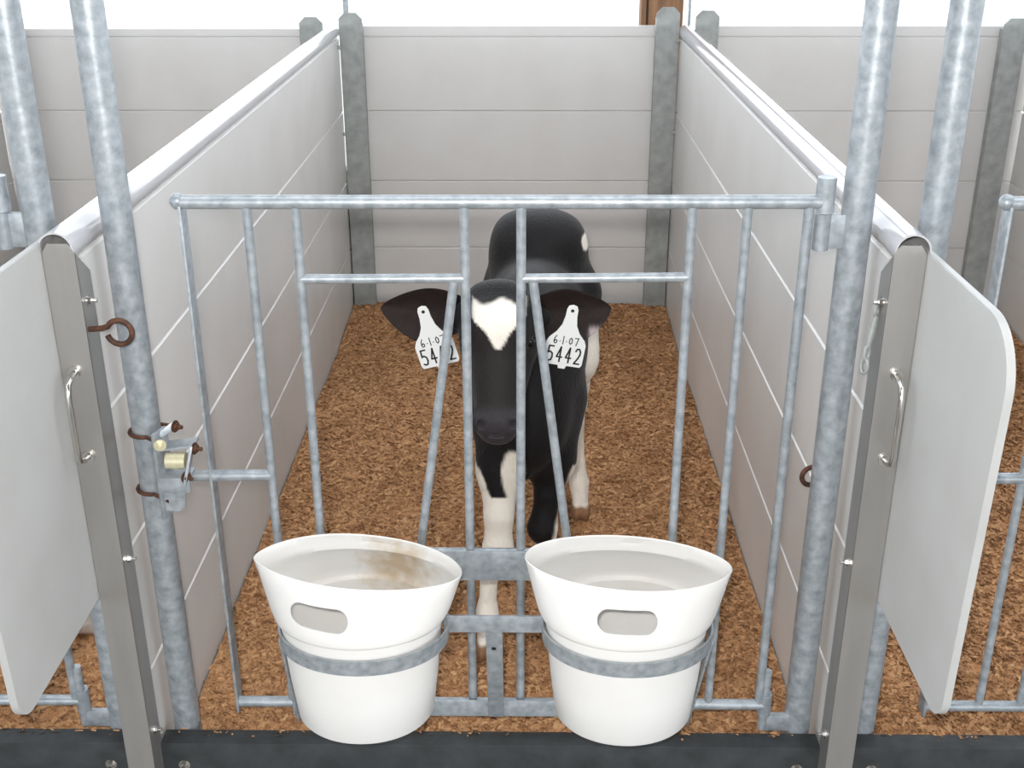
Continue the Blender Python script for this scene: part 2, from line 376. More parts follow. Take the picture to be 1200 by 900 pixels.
bm = B(); pts = [(-0.641, -0.088, 0.876), (-0.618, -0.092, 0.879)] + ring_pts((-0.591, -0.092, 0.872), 0.0205, (1, 0, 0), (0, 0, 1), 150, -165, 26)
tube(bm, pts, 0.0048, 12); obj('rusty_hook', bm, M['rust'], eL)
bm = B(); K = 24
tube(bm, ring_pts((0.634, -0.072, 0.905), 0.009, (0.5, 0.8, 0), (0, 0, 1), 0, 345, K), 0.0028, 8, closed=True)
tube(bm, [(0.633, -0.076, 0.899), (0.629, -0.078, 0.872), (0.626, -0.078, 0.846)], [0.0045, 0.006, 0.0045], 8)
tube(bm, ring_pts((0.6255, -0.078, 0.835), 0.012, (0.4, 0.3, 0), (0, 0, 1), 0, 345, K), 0.003, 8, closed=True)
tube(bm, ring_pts((0.624, -0.078, 0.812), 0.013, (0.3, -0.4, 0), (0, 0, 1), 0, 345, K), 0.003, 8, closed=True)
obj('snap_clip', bm, M['galvdark'], eR)
# rusty eye bolt through the right partition, peeking out behind the hinge pipe
bm = B(); tube(bm, [(0.648, 0.13, 0.497), (0.634, 0.13, 0.497)], 0.005, 10)
tube(bm, ring_pts((0.616, 0.13, 0.497), 0.019, (1, 0.15, 0), (0, 0, 1), 0, 347, 26), 0.005, 10, closed=True)
obj('eye_bolt', bm, M['rust'], pr)

def shield(s, x, yb, label, top=1.012, y1=-0.455, zb_=0.358):
    t_ = 0.012
    poly = [(yb, top), (yb, zb_), (y1 + 0.012, zb_), (y1 - 0.012, top)]
    poly = round_poly(poly, [0.0, 0.0, 0.045, 0.09], 12)
    bm = B(); prism(bm, poly, 'x', *sorted((x, x + s * t_)))
    es = [e for e in bm.edges if len(e.link_faces) == 2 and any(len(f.verts) > 6 for f in e.link_faces)]
    bmesh.ops.bevel(bm, geom=es, offset=0.002, segments=2, affect='EDGES')
    o = obj('divider_shield', bm, M['shield'], origin=(x, (yb + y1) / 2, 0.345)); return tag(o, label, 'divider panel', 'white shields projecting forward from the partitions')
shield(1, 0.6935, -0.050, 'white rounded divider shield projecting forward on the right side', 1.012, -0.446, 0.371)
shield(-1, -0.6935, -0.050, 'white divider shield projecting forward on the left, cut off by the frame', 1.024, -0.456, 0.366)

# ------------------------------------------------------------------ gate
GR = 0.0105
def gate(label):
    t = thing('pen_gate', label, 'gate', (0.015, 0, 0), 'galvanized tube gates of the pens')
    def T(name, a, b, r): bm = B(); tube(bm, [a, b], r, 14); return obj(name, bm, M['galv'], t, origin=a)
    ZT = 1.064; ZBm = 0.060
    T('top_rail', (-0.505, 0, ZT), (0.545, 0, ZT + 0.002), 0.0115)
    bm = B(); bmesh.ops.create_uvsphere(bm, u_segments=16, v_segments=10, radius=0.0130)
    for v in bm.verts: v.co += Vector((-0.500, 0.0, ZT + 0.002))
    obj('end_cap', bm, M['galv'], t)
    bm = B(); bar(bm, (-0.495, 0.004, ZT - 0.004), (-0.495, 0.004, ZBm - 0.018), 0.005, 0.034, (0, 1, 0)); obj('frame_bar', bm, M['galv'], t)
    bm = B(); tube(bm, [(0.527, 0, ZT), (0.527, 0, ZBm)], 0.0085, 14); obj('frame_bar', bm, M['galv'], t)
    bm = B(); tube(bm, [(-0.495, 0, ZBm), (0.535, 0, ZBm)], 0.0105, 14); obj('bottom_rail', bm, M['galv'], t)
    for x, zb in ((-0.388, ZBm), (-0.308, ZBm), (0.338, ZBm), (0.428, ZBm)): T('bar', (x, 0, ZT), (x, 0, zb), 0.0078)
    for x in (-0.033, 0.060): T('neck_bar', (x, 0, ZT), (x, 0, ZBm), 0.0082)
    T('cross_rail', (-0.308, 0, 0.933), (-0.033, 0, 0.935), 0.0080); T('cross_rail', (0.060, 0, 0.935), (0.338, 0, 0.938), 0.0080)
    T('slanted_bar', (-0.052, 0, 0.930), (-0.126, 0, 0.403), 0.0080); T('slanted_bar', (0.080, 0, 0.930), (0.149, 0, 0.403), 0.0080)
    T('middle_rail', (-0.140, 0, 0.403), (0.163, 0, 0.403), 0.0095)
    T('latch_bar', (-0.56, 0.0, 0.561), (-0.388, 0, 0.563), 0.0105)
    bm = B(); tube(bm, [(0.552, 0.004, 1.048), (0.552, 0.004, 1.106)], 0.0155, 18); box(bm, (0.538, 0.003, 1.06), (0.02, 0.012, 0.03), None, 0.003); obj('upper_hinge', bm, M['galv'], t)
    bm = B(); tube(bm, [(0.539, 0.003, 0.036), (0.539, 0.003, 0.085)], 0.0135, 16); obj('lower_hinge', bm, M['galv'], t)
    return t
g0 = gate('galvanized tube gate in front of the calf, holding the two pails')
gR = replicate(g0, PW, 'galvanized tube gate of the right pen, cut off by the frame')
gL = replicate(g0, -PW, 'galvanized tube gate of the left pen, mostly hidden by the divider shield')

# pail holder
t = thing('pail_holder', 'galvanized flat-bar holder with two rings round the white pails', 'pail holder', (0.012, -0.02, 0.06))
bm = B(); box(bm, (0.012, -0.0125, 0.383), (0.76, 0.005, 0.062), None, 0.0015); obj('top_plate', bm, M['galv'], t)
bm = B(); box(bm, (0.005, -0.016, 0.060), (0.78, 0.006, 0.036), None, 0.0015); obj('bottom_plate', bm, M['galv'], t)
BX, BY = (-0.215, 0.248), -0.139
RA, RB, RZ, RH = 0.1450, 0.1105, 0.331, 0.030
for cx in BX:
    bm = B(); n = 64; rings = []
    for j in range(n):
        a = 2 * math.pi * j / n; c, s_ = math.cos(a), math.sin(a); col = []
        for rr, z in ((0, -RH / 2), (0.004, -RH / 2), (0.006, RH / 2), (0.002, RH / 2)):
            col.append(bm.verts.new((cx + (RA + rr) * c, BY + (RB + rr) * s_, RZ + z)))
        rings.append(col)
    for j in range(n):
        A, C_ = rings[j], rings[(j + 1) % n]
        for k in range(4): bm.faces.new((A[k], A[(k + 1) % 4], C_[(k + 1) % 4], C_[k]))
    obj('ring', bm, M['galv'], t, origin=(cx, BY, RZ))
bm = B(); box(bm, (0.0165, -0.120, 0.330), (BX[1] - BX[0] - 2 * RA + 0.012, 0.006, 0.034), None, 0.0015); obj('ring_link', bm, M['galv'], t)
bm = B(); bar(bm, (0.013, -0.116, 0.315), (0.013, -0.022, 0.046), 0.030, 0.005, (0, 1, 0)); obj('centre_strap', bm, M['galv'], t)
bm = B(); d = (Vector((0, -0.022, 0.046)) - Vector((0, -0.116, 0.315))).normalized(); p = Vector((0.012, -0.116, 0.315)) + d * 0.055; nn = Vector((0, -abs(d.z), -abs(d.y))).normalized()
nn = Vector((0, d.z, -d.y)).normalized(); nn = nn if nn.y < 0 else -nn
tube(bm, [p + nn * 0.001, p + nn * 0.0032], 0.0045, 16); obj('bolt_hole', bm, M['hole'], t)
for s, x0, x1 in ((-1, BX[0] - RA - 0.004, -0.372), (1, BX[1] + RA + 0.004, 0.385)):
    bm = B(); bar(bm, (x0, BY, 0.318), (x1, -0.022, 0.044), 0.005, 0.028, (0, 1, 0)); obj('side_brace', bm, M['galv'], t)
    bm = B(); bar(bm, (x0, BY, RZ), (x0 + s * 0.0, -0.014, 0.375), 0.005, 0.026, (0, 0, 1)); obj('side_arm', bm, M['galv'], t)

# pails
def pail(cx, label, tilt, yaw, hole_dx, material, twist=0.0, pinch=(0.3, 0.3), ends=0.0):
    n = 96; zb = 0.161
    # (z, a, b) outer
    prof = [(zb, 0.1195, 0.101), (zb + 0.004, 0.1225, 0.1035), (0.24, 0.1315, 0.1075), (0.318, 0.1385, 0.1095), (0.365, 0.1420, 0.1100), (0.369, 0.1490, 0.1150),
            (0.374, 0.1520, 0.1165), (0.386, 0.1570, 0.1135), (0.410, 0.1640, 0.1045), (0.440, 0.1715, 0.0950), (0.4665, 0.1785, 0.0860)]
    th = 0.0028
    def ring(bm, z, a, b, k):
        vs = []
        for j in range(n):
            t_ = 2 * math.pi * j / n; c, s = math.cos(t_), math.sin(t_)
            e = 1 - 0.55 * k                                   # pinched ends towards the rim
            x = a * math.copysign(abs(c) ** 1.0, c); y = b * math.copysign(abs(s) ** (1.0 + (pinch[0] if c < 0 else pinch[1]) * k), s)
            zz = z + k * (-tilt * x + ends * (abs(c) ** 3) + 0.001 * abs(s) + (0.004 * s if s > 0 else 0))
            xr, yr = x * math.cos(twist * k) - y * math.sin(twist * k), x * math.sin(twist * k) + y * math.cos(twist * k)
            vs.append(bm.verts.new((cx + xr, BY + yr, zz)))
        return vs
    def kk(z): return max(0.0, min(1.0, (z - 0.362) / 0.1045))
    bm = B(); rings = [ring(bm, z, a, b, kk(z)) for z, a, b in prof]
    rings.append(ring(bm, 0.4685, 0.1770, 0.0845, 1.0))
    inner = [(z, a - th, b - th) for z, a, b in prof[::-1]]
    inner[1:2] = [(0.452, 0.1715, 0.0890), (0.446, 0.1695, 0.0868), (0.438, 0.1670, 0.0860), (0.430, 0.1655, 0.0945)]      # inner moulded lip
    for z, a, b in inner: rings.append(ring(bm, z - (0.0 if z > 0.36 else -0.003), a, b, kk(z)))
    for A, C_ in zip(rings, rings[1:]):
        for j in range(n): bm.faces.new((A[j], A[(j + 1) % n], C_[(j + 1) % n], C_[j]))
    bm.faces.new(rings[0][::-1]); bm.faces.new(rings[-1])
    bmesh.ops.recalc_face_normals(bm, faces=bm.faces[:])
    me = bpy.data.meshes.new('pail'); bm.to_mesh(me); bm.free()
    # hand-hold cut through front and back
    cb = B(); hz = 0.418; hl, hh = 0.0500, 0.0205; hx = cx + hole_dx
    pp = [(hx - hl, hz - hh - tilt * -hl * 0.5), (hx + hl, hz - hh - tilt * hl * 0.5), (hx + hl, hz + hh - tilt * hl * 0.5), (hx - hl, hz + hh + tilt * hl * 0.5)]
    prism(cb, round_poly(pp, [0.0200] * 4, 8), 'y', BY - 0.2, BY); bmesh.ops.recalc_face_normals(cb, faces=cb.faces[:])
    mc = bpy.data.meshes.new('cut'); cb.to_mesh(mc); cb.free()
    oa = bpy.data.objects.new('a', me); ob = bpy.data.objects.new('b', mc); COL.objects.link(oa); COL.objects.link(ob)
    md = oa.modifiers.new('b', 'BOOLEAN'); md.operation = 'DIFFERENCE'; md.object = ob; md.solver = 'EXACT'
    dg = bpy.context.evaluated_depsgraph_get(); me2 = bpy.data.meshes.new_from_object(oa.evaluated_get(dg))
    bpy.data.objects.remove(oa); bpy.data.objects.remove(ob)
    for f in me2.polygons: f.use_smooth = True
    me2.set_sharp_from_angle(angle=R(40)); me2.name = 'pail'
    o = link('pail', me2, material, origin=(cx, BY, zb)); tag(o, label, 'bucket', 'white feeding pails hung on the gate')
    return o
pail(BX[0] - 0.004, 'white plastic pail, left of the two, with dried milk inside', 0.10, 0, -0.056, M['bucket_stain'], 0.03, (0.36, 0.05), -0.004)
pail(BX[1] - 0.002, 'white plastic pail, right of the two, clean inside', 0.06, 0, -0.008, M['bucket'], 0.0, (0.05, 0.2), 0.004)

# ------------------------------------------------------------------ latch
t = thing('gate_latch', 'galvanized gate latch with roller clamped to the left pipe by rusty bolts', 'latch', (-0.575, -0.02, 0.50))
bm = B(); bar(bm, (-0.571, -0.028, 0.665), (-0.571, -0.028, 0.500), 0.006, 0.040, (0.35, 1, 0)); obj('back_plate', bm, M['galv'], t)
for z in (0.645, 0.531):
    bm = B(); c = Vector((-0.607, PY, z)); pts = [(-0.566, -0.040, z)] + ring_pts(c, 0.0295, (1, 0, 0), (0, 1, 0), -75, -285, 16) + [(-0.556, 0.030, z)]
    tube(bm, pts, 0.0036, 10); obj('u_bolt', bm, M['rust'], t)
bm = B(); box(bm, (-0.548, -0.034, 0.583), (0.056, 0.042, 0.005), None, 0.001); box(bm, (-0.548, -0.055, 0.571), (0.056, 0.004, 0.028), None, 0.001); obj('lower_shelf', bm, M['galv'], t)
bm = B(); box(bm, (-0.540, -0.020, 0.634), (0.060, 0.036, 0.004), Matrix.Rotation(R(-8), 3, 'Y'), 0.001); obj('upper_shelf', bm, M['galv'], t)
bm = B(); bar(bm, (-0.513, -0.036, 0.640), (-0.528, -0.052, 0.572), 0.005, 0.022, (0, 1, 0)); obj('keeper_arm', bm, M['galv'], t)
bm = B(); prism(bm, [(-0.572, 0.560), (-0.532, 0.560), (-0.538, 0.520), (-0.549, 0.510), (-0.572, 0.512)], 'y', -0.040, -0.036); obj('trigger_flap', bm, M['galv'], t, smooth=0)
bm = B(); tube(bm, [(-0.560, -0.040, 0.612), (-0.526, -0.040, 0.612)], 0.0145, 22); tube(bm, [(-0.545, -0.040, 0.612), (-0.541, -0.040, 0.612)], 0.0155, 22); obj('roller', bm, M['brass'], t)
for i, (p, a) in enumerate((((-0.566, -0.046, 0.645), (0.3, -1, 0)), ((-0.545, -0.018, 0.668), (1, -0.3, 0)), ((-0.510, -0.036, 0.634), (1, -0.2, 0)), ((-0.526, -0.052, 0.586), (1, -0.6, 0)))):
    bm = B(); nut(bm, p, a, 0.0075, 0.006); obj('bolt', bm, M['brass'] if i == 0 else M['rust'], t, origin=p)
bm = B(); bar(bm, (-0.571, -0.030, 0.655), (-0.545, -0.016, 0.672), 0.012, 0.005, (0, 1, 0)); obj('strap', bm, M['galv'], t)
# ------------------------------------------------------------------ calf
def smin(a, b, k):
    h = np.clip(0.5 + 0.5 * (b - a) / k, 0, 1); return b + (a - b) * h - k * h * (1 - h)
def surface_nets(Fn, lo, hi, res):
    xs = [np.arange(lo[i], hi[i] + res, res, dtype=np.float32) for i in range(3)]
    X, Y, Z = np.meshgrid(*xs, indexing='ij'); D = Fn(X, Y, Z); nx, ny, nz = D.shape
    neg = D < 0
    cnt = np.zeros((nx - 1, ny - 1, nz - 1), np.float32); acc = np.zeros((3, nx - 1, ny - 1, nz - 1), np.float32)
    for ax in range(3):
        s0 = [slice(None)] * 3; s1 = [slice(None)] * 3; s0[ax] = slice(0, -1); s1[ax] = slice(1, None)
        a = D[tuple(s0)]; b = D[tuple(s1)]; cr = neg[tuple(s0)] != neg[tuple(s1)]
        t = np.where(cr, a / np.where(cr, a - b, 1), 0).astype(np.float32)
        oth = [i for i in range(3) if i != ax]
        for d0 in (0, 1):
            for d1 in (0, 1):
                sl = [None] * 3; sl[ax] = slice(None)
                sl[oth[0]] = slice(0, -1) if d0 == 0 else slice(1, None); sl[oth[1]] = slice(0, -1) if d1 == 0 else slice(1, None)
                c = cr[tuple(sl)]; cnt += c; acc[ax] += np.where(c, t[tuple(sl)], 0)
                if d0: acc[oth[0]] += c
                if d1: acc[oth[1]] += c
    act = cnt > 0; idx = -np.ones(act.shape, np.int64); idx[act] = np.arange(act.sum())
    g = np.argwhere(act).astype(np.float32); V = np.stack([acc[i][act] / cnt[act] for i in range(3)], 1) + g
    V = V * res + np.array([x[0] for x in xs], np.float32)
    Q = []
    for ax in range(3):
        s0 = [slice(1, -1)] * 3; s1 = [slice(1, -1)] * 3; s0[ax] = slice(0, -1); s1[ax] = slice(1, None)
        n0 = neg[tuple(s0)]; n1 = neg[tuple(s1)]
        for flip in (0, 1):
            e = np.argwhere((n0 & ~n1) if not flip else (~n0 & n1))
            off = np.ones(3, np.int64); off[ax] = 0; e = e + off
            u, v = [(1, 2), (2, 0), (0, 1)][ax]; U = np.zeros(3, np.int64); W = np.zeros(3, np.int64); U[u] = 1; W[v] = 1
            q = [idx[tuple((e - a).T)] for a in (U + W, W, 0 * U, U)]
            q = np.stack(q if not flip else q[::-1], 1); Q.append(q)
    Q = np.concatenate(Q); Q = Q[(Q >= 0).all(1)]
    return V, Q
class Sdf:
    def __init__(s, X, Y, Z): s.P = (X, Y, Z); s.d = np.full(X.shape, 9.0, np.float32)
    def ell(s, c, r, k=0.04, rot=None, cut=False):
        X, Y, Z = s.P; x, y, z = X - c[0], Y - c[1], Z - c[2]
        if rot is not None:
            m = np.array(rot, np.float32); x, y, z = m[0][0] * x + m[0][1] * y + m[0][2] * z, m[1][0] * x + m[1][1] * y + m[1][2] * z, m[2][0] * x + m[2][1] * y + m[2][2] * z
        k0 = np.sqrt((x / r[0]) ** 2 + (y / r[1]) ** 2 + (z / r[2]) ** 2) + 1e-6
        k1 = np.sqrt((x / r[0] ** 2) ** 2 + (y / r[1] ** 2) ** 2 + (z / r[2] ** 2) ** 2) + 1e-6
        d = k0 * (k0 - 1) / k1
        s.d = -smin(-s.d, d, k) if cut else smin(s.d, d, k)
    def cap(s, a, b, ra, rb, k=0.03):
        X, Y, Z = s.P; a = np.array(a, np.float32); b = np.array(b, np.float32); v = b - a; L2 = float(v @ v)
        t = np.clip(((X - a[0]) * v[0] + (Y - a[1]) * v[1] + (Z - a[2]) * v[2]) / L2, 0, 1)
        d = np.sqrt((X - a[0] - t * v[0]) ** 2 + (Y - a[1] - t * v[1]) ** 2 + (Z - a[2] - t * v[2]) ** 2) - (ra + (rb - ra) * t)
        s.d = smin(s.d, d, k)
    def chain(s, pts, rs, k=0.02):
        for i in range(len(pts) - 1): s.cap(pts[i], pts[i + 1], rs[i], rs[i + 1], k)
HX = 0.012      # middle line of the head
def trunk(X, Y, Z):
    s = Sdf(X, Y, Z)
    s.ell((0.075, 0.60, 0.50), (0.122, 0.20, 0.205)); s.ell((0.09, 0.80, 0.52), (0.130, 0.28, 0.195)); s.ell((0.100, 1.00, 0.60), (0.124, 0.165, 0.165)); s.ell((0.030, 0.99, 0.69), (0.052, 0.09, 0.080), 0.04); s.ell((0.170, 0.99, 0.69), (0.052, 0.09, 0.075), 0.04)
    s.ell((0.10, 0.98, 0.72), (0.085, 0.13, 0.065), 0.05); s.ell((0.075, 0.64, 0.635), (0.065, 0.16, 0.105), 0.06)
    s.ell((0.06, 0.47, 0.45), (0.092, 0.085, 0.125), 0.05)
    s.cap((0.07, 0.57, 0.57), (0.024, 0.44, 0.69), 0.115, 0.066, 0.05)
    s.ell((0.04, 0.49, 0.55), (0.075, 0.085, 0.14), 0.05)
    # legs: front
    s.chain([(0.020, 0.52, 0.46), (0.012, 0.455, 0.34), (0.010, 0.405, 0.25)], [0.070, 0.047, 0.033], 0.035)
    s.chain([(0.010, 0.405, 0.25), (0.008, 0.392, 0.17), (-0.012, 0.388, 0.12), (-0.017, 0.388, 0.02)], [0.030, 0.0335, 0.0215, 0.020], 0.014)
    s.chain([(-0.017, 0.388, 0.02), (-0.018, 0.384, -0.005), (-0.018, 0.362, -0.045)], [0.024, 0.027, 0.022], 0.01)
    s.chain([(0.135, 0.56, 0.46), (0.130, 0.50, 0.34), (0.120, 0.475, 0.27)], [0.070, 0.046, 0.031], 0.035)
    s.chain([(0.120, 0.475, 0.27), (0.108, 0.460, 0.185), (0.118, 0.462, 0.14), (0.126, 0.465, 0.03)], [0.028, 0.033, 0.0215, 0.020], 0.014)
    s.chain([(0.126, 0.465, 0.03), (0.127, 0.460, -0.002), (0.128, 0.438, -0.045)], [0.024, 0.027, 0.022], 0.01)
    # hind
    for x0, x1, x2, y0 in ((0.170, 0.205, 0.222, 0.0), (0.050, 0.115, 0.150, 0.03)):
        s.chain([(x0, 1.0 + y0, 0.56), (x0 + 0.005, 0.92 + y0, 0.42), ((x0 + x1) / 2, 1.0 + y0, 0.31), (x1, 1.065 + y0, 0.225)], [0.095, 0.074, 0.044, 0.032], 0.035)
        s.chain([(x1, 1.065 + y0, 0.225), (x1, 1.045 + y0, 0.17), ((x1 + x2) / 2, 1.030 + y0, 0.06)], [0.030, 0.023, 0.0205], 0.014)
        s.chain([((x1 + x2) / 2, 1.030 + y0, 0.06), (x2 - 0.003, 1.022 + y0, 0.0), (x2, 1.000 + y0, -0.045)], [0.021, 0.027, 0.022], 0.01)
    # tail
    s.chain([(0.10, 1.13, 0.74), (0.10, 1.19, 0.66), (0.10, 1.205, 0.45), (0.10, 1.20, 0.24)], [0.024, 0.017, 0.011, 0.022], 0.03)
    # hooves
    for hx, hy in ((-0.018, 0.352), (0.129, 0.428), (0.223, 0.990), (0.151, 1.020)):
        for sx in (-1, 1): s.ell((hx + sx * 0.0125, hy - 0.004, -0.072), (0.0145, 0.031, 0.026), 0.006)
        s.ell((hx, hy + 0.012, -0.062), (0.023, 0.022, 0.020), 0.01)
    return s.d
hu = np.array([0, -0.60, -0.80])      # forehead to nose
def head(X, Y, Z):
    s = Sdf(X, Y, Z); h = HX
    s.ell((h, 0.398, 0.712), (0.070, 0.068, 0.072), 0.02)                    # braincase
    s.ell((h, 0.428, 0.764), (0.060, 0.038, 0.026), 0.025)                    # poll
    s.cap((h, 0.372, 0.700), (h, 0.268, 0.560), 0.060, 0.043, 0.03)          # face
    s.ell((h, 0.345, 0.715), (0.058, 0.046, 0.050), 0.03)                    # forehead
    for sx in (-1, 1):
        s.ell((h + sx * 0.060, 0.366, 0.690), (0.018, 0.020, 0.022), 0.02)   # brow
        s.cap((h + sx * 0.050, 0.392, 0.655), (h + sx * 0.026, 0.315, 0.555), 0.030, 0.022, 0.03)   # cheek
        s.cap((h + sx * 0.055, 0.405, 0.730), (h + sx * 0.090, 0.408, 0.715), 0.026, 0.020, 0.03)   # ear root
    s.cap((h, 0.415, 0.615), (h, 0.300, 0.515), 0.048, 0.026, 0.03)          # jaw
    s.ell((h, 0.258, 0.548), (0.050, 0.036, 0.036), 0.02)                    # muzzle
    s.ell((h, 0.268, 0.518), (0.036, 0.030, 0.022), 0.012)                   # lower lip
    for sx in (-1, 1):
        s.ell((h + sx * 0.034, 0.236, 0.556), (0.016, 0.014, 0.017), 0.012)  # nostril wing
    for sx in (-1, 1):
        s.ell((h + sx * 0.033, 0.218, 0.558), (0.0105, 0.020, 0.0100), 0.004, cut=True)
        s.ell((h + sx * 0.069, 0.352, 0.683), (0.013, 0.012, 0.011), 0.006, cut=True)   # eye socket
    s.ell((h, 0.222, 0.532), (0.034, 0.022, 0.0035), 0.004, cut=True)        # mouth line
    s.cap((0.03, 0.46, 0.67), (h, 0.40, 0.70), 0.075, 0.055, 0.04)
    return s.d
def body(X, Y, Z): return smin(trunk(X, Y, Z), head(X, Y, Z), 0.022)
V, Q = surface_nets(body, (-0.125, 0.19, -0.115), (0.27, 1.26, 0.84), 0.0052)
V[:, 2] = np.maximum(V[:, 2], ZB - 0.004)
V = V.tolist(); Q = [tuple(int(i) for i in q) for q in Q]
NB = len(V)
# ears: cupped leaves, opening towards the viewer
def ear(sx, base, tip, hmax, droop):
    base = Vector(base); tip = Vector(tip); ax = (tip - base); L_ = ax.length; ax.normalize()
    up = Vector((0, 0.25, 1)); up = (up - up.dot(ax) * ax).normalized(); bk = ax.cross(up) if sx < 0 else up.cross(ax)
    if bk.y < 0: bk = -bk
    nt_, ns = 26, 20; b0 = len(V)
    for side in (0, 1):
        for i in range(nt_ + 1):
            t = i / nt_
            h = hmax * math.sin(math.pi * min(1, (t * 0.80 + 0.20))) ** 0.55 * (0.72 + 0.28 * math.sin(math.pi * t)) if t < 1 else 0.0015
            h = max(h, 0.0015); c = base + ax * (L_ * t) - up * (droop * t * t) - up * 0.010 * math.sin(math.pi * t)
            for j in range(ns + 1):
                ph = -1 + 2 * j / ns; u = ph * h * (1.0 if ph > 0 else 1.12)
                depth = (1 - ph * ph) * h * (0.75 - 0.35 * t) - 0.006
                th = 0.0065 * (1 - abs(ph) ** 4) * (1 if t < 1 else 0) + 0.0012
                p = c + up * u + bk * (depth + (th if side else 0) + 0.02 * t * t)
                V.append(list(p))
    W_ = ns + 1; S = (nt_ + 1) * W_
    for i in range(nt_):
        for j in range(ns):
            a = b0 + i * W_ + j; q = (a, a + 1, a + W_ + 1, a + W_); Q.append(q); Q.append(tuple(k + S for k in q[::-1]))
    for i in range(nt_):
        for j in (0, ns):
            a = b0 + i * W_ + j; Q.append((a, a + W_, a + W_ + S, a + S))
    for j in range(ns):
        a = b0 + nt_ * W_ + j; Q.append((a, a + 1, a + 1 + S, a + S))
    return b0, S
e1 = ear(-1, (-0.052, 0.402, 0.726), (-0.232, 0.425, 0.750), 0.054, 0.020)
e2 = ear(1, (0.080, 0.405, 0.722), (0.243, 0.425, 0.750), 0.055, 0.020)
me = bpy.data.meshes.new('calf'); me.from_pydata(V, [], Q); me.validate()
bm = B(); bm.from_mesh(me)
ids = [v for v in bm.verts if v.index < NB]
for _ in range(3): bmesh.ops.smooth_vert(bm, verts=ids, factor=0.5, use_axis_x=True, use_axis_y=True, use_axis_z=True)
bmesh.ops.recalc_face_normals(bm, faces=bm.faces[:]); bm.to_mesh(me); bm.free()
for f in me.polygons: f.use_smooth = True
BLACK = np.array(lin(22, 20, 21)[:3]); WHITE = np.array(lin(236, 228, 216)[:3]); NOSE = np.array(lin(50, 46, 50)[:3]); HOOF = np.array(lin(140, 104, 76)[:3]); EAR = np.array(lin(48, 35, 32)[:3]); BROWN = np.array(lin(44, 38, 36)[:3])
def sst(a, b, x): t = min(1, max(0, (x - a) / (b - a))); return t * t * (3 - 2 * t)
def coat(i, co):
    x, y, z = co
    if i >= NB:
        k = i - e1[0]; side = (k % (e1[1] * 2)) >= e1[1]
        if side: return BLACK
        c = BLACK * 0.4 + EAR * 0.6
        n = noise.noise(Vector((x * 30, y * 60, z * 160))); c = c * (1 + 0.35 * n)
        m_ = sst(0.195, 0.205, x) * sst(0.695, 0.685, z); c = c * (1 - m_) + np.array(lin(165, 152, 152)[:3]) * m_
        return c
    n = noise.noise(Vector((x * 28, y * 28, z * 28))) * 0.5 + noise.noise(Vector((x * 90, y * 90, z * 60))) * 0.35
    wgt = 0.0
    e = 0.006
    # forehead blaze
    if y < 0.42 and z > 0.66 and abs(x - HX) < 0.085:
        u = abs(x - (HX + 0.002))
        half = float(np.interp(z, [0.690, 0.694, 0.708, 0.722, 0.731, 0.738, 0.745], [-0.004, 0.007, 0.016, 0.024, 0.034, 0.049, 0.054]))
        top = 0.772 + 0.004 * math.sin(x * 90)
        d = min(half - u, top - z - 0.25 * max(0, u - 0.025)) + n * 0.003
        wgt = max(wgt, sst(-e * 0.5, e * 0.5, d))
    # left front leg white, with slanted border; hoof line
    if y < 0.5 and x < 0.068 and z < 0.40:
        d = (0.345 - 1.6 * (x + 0.03)) - z + n * 0.02
        if z < 0.30: d = max(d, 0.02)
        wgt = max(wgt, sst(-e, e, d))
    # chest patch
    d = 1 - ((x - 0.043) / 0.026) ** 2 - ((z - 0.355) / 0.062) ** 2 - ((y - 0.40) / 0.12) ** 2
    wgt = max(wgt, sst(-0.2, 0.25, d + n * 0.5))
    # black front leg, white foot and outer strip
    if 0.35 < y < 0.56 and x > 0.08:
        wgt = max(wgt, sst(-e, e, 0.155 - z + n * 0.012))
        if z < 0.34: wgt = max(wgt, sst(-e, e, x - 0.148 - 0.25 * (z - 0.24) + n * 0.006))
    # hind legs, belly, flank
    if y > 0.80:
        wgt = max(wgt, sst(-e, e, 0.33 - z + n * 0.03))
        if x > 0.15: wgt = max(wgt, sst(-e, e, 0.40 - z + n * 0.05))
    d = 1 - ((x - 0.235) / 0.03) ** 2 - ((y - 0.90) / 0.10) ** 2 - ((z - 0.46) / 0.10) ** 2
    wgt = max(wgt, sst(-0.2, 0.2, d + n * 0.5))
    d = 1 - ((x - 0.215) / 0.028) ** 2 - ((y - 0.97) / 0.05) ** 2 - ((z - 0.715) / 0.020) ** 2
    wgt = max(wgt, sst(-0.2, 0.2, d + n * 0.6))
    if y > 1.14 and z < 0.36: wgt = max(wgt, 1.0)
    base = BLACK * (1 + 0.25 * n)
    base = base * (1 - 0.5 * sst(0.36, 0.30, y)) + BROWN * 0.5 * sst(0.36, 0.30, y) if y < 0.36 and z > 0.5 else base
    c = base * (1 - wgt) + WHITE * (1 + 0.06 * n) * wgt
    if y < 0.30 and 0.50 < z < 0.60:
        m_ = sst(0.262, 0.238, y + 0.6 * (0.0)) * sst(0.60, 0.575, z); c = c * (1 - m_) + NOSE * m_
        if wgt > 0.3: pass
    d = 1 - ((x - 0.10) / 0.03) ** 2 - ((y - 1.12) / 0.05) ** 2 - ((z - 0.77) / 0.03) ** 2
    if z < -0.048 + 0.0: 
        m_ = sst(-0.046, -0.054, z); c = c * (1 - m_) + HOOF * (1 + 0.3 * n) * m_
    return c
ca = me.color_attributes.new('coat', 'FLOAT_COLOR', 'POINT')
buf = np.ones((len(me.vertices), 4), np.float32)
for i, v in enumerate(me.vertices): buf[i, :3] = np.clip(coat(i, v.co), 0, 1)
ca.data.foreach_set('color', buf.ravel())
mc = bpy.data.materials.new('calf_hair'); mc.use_nodes = True; nt = mc.node_tree; N = nt.nodes; L = nt.links; p = N['Principled BSDF']
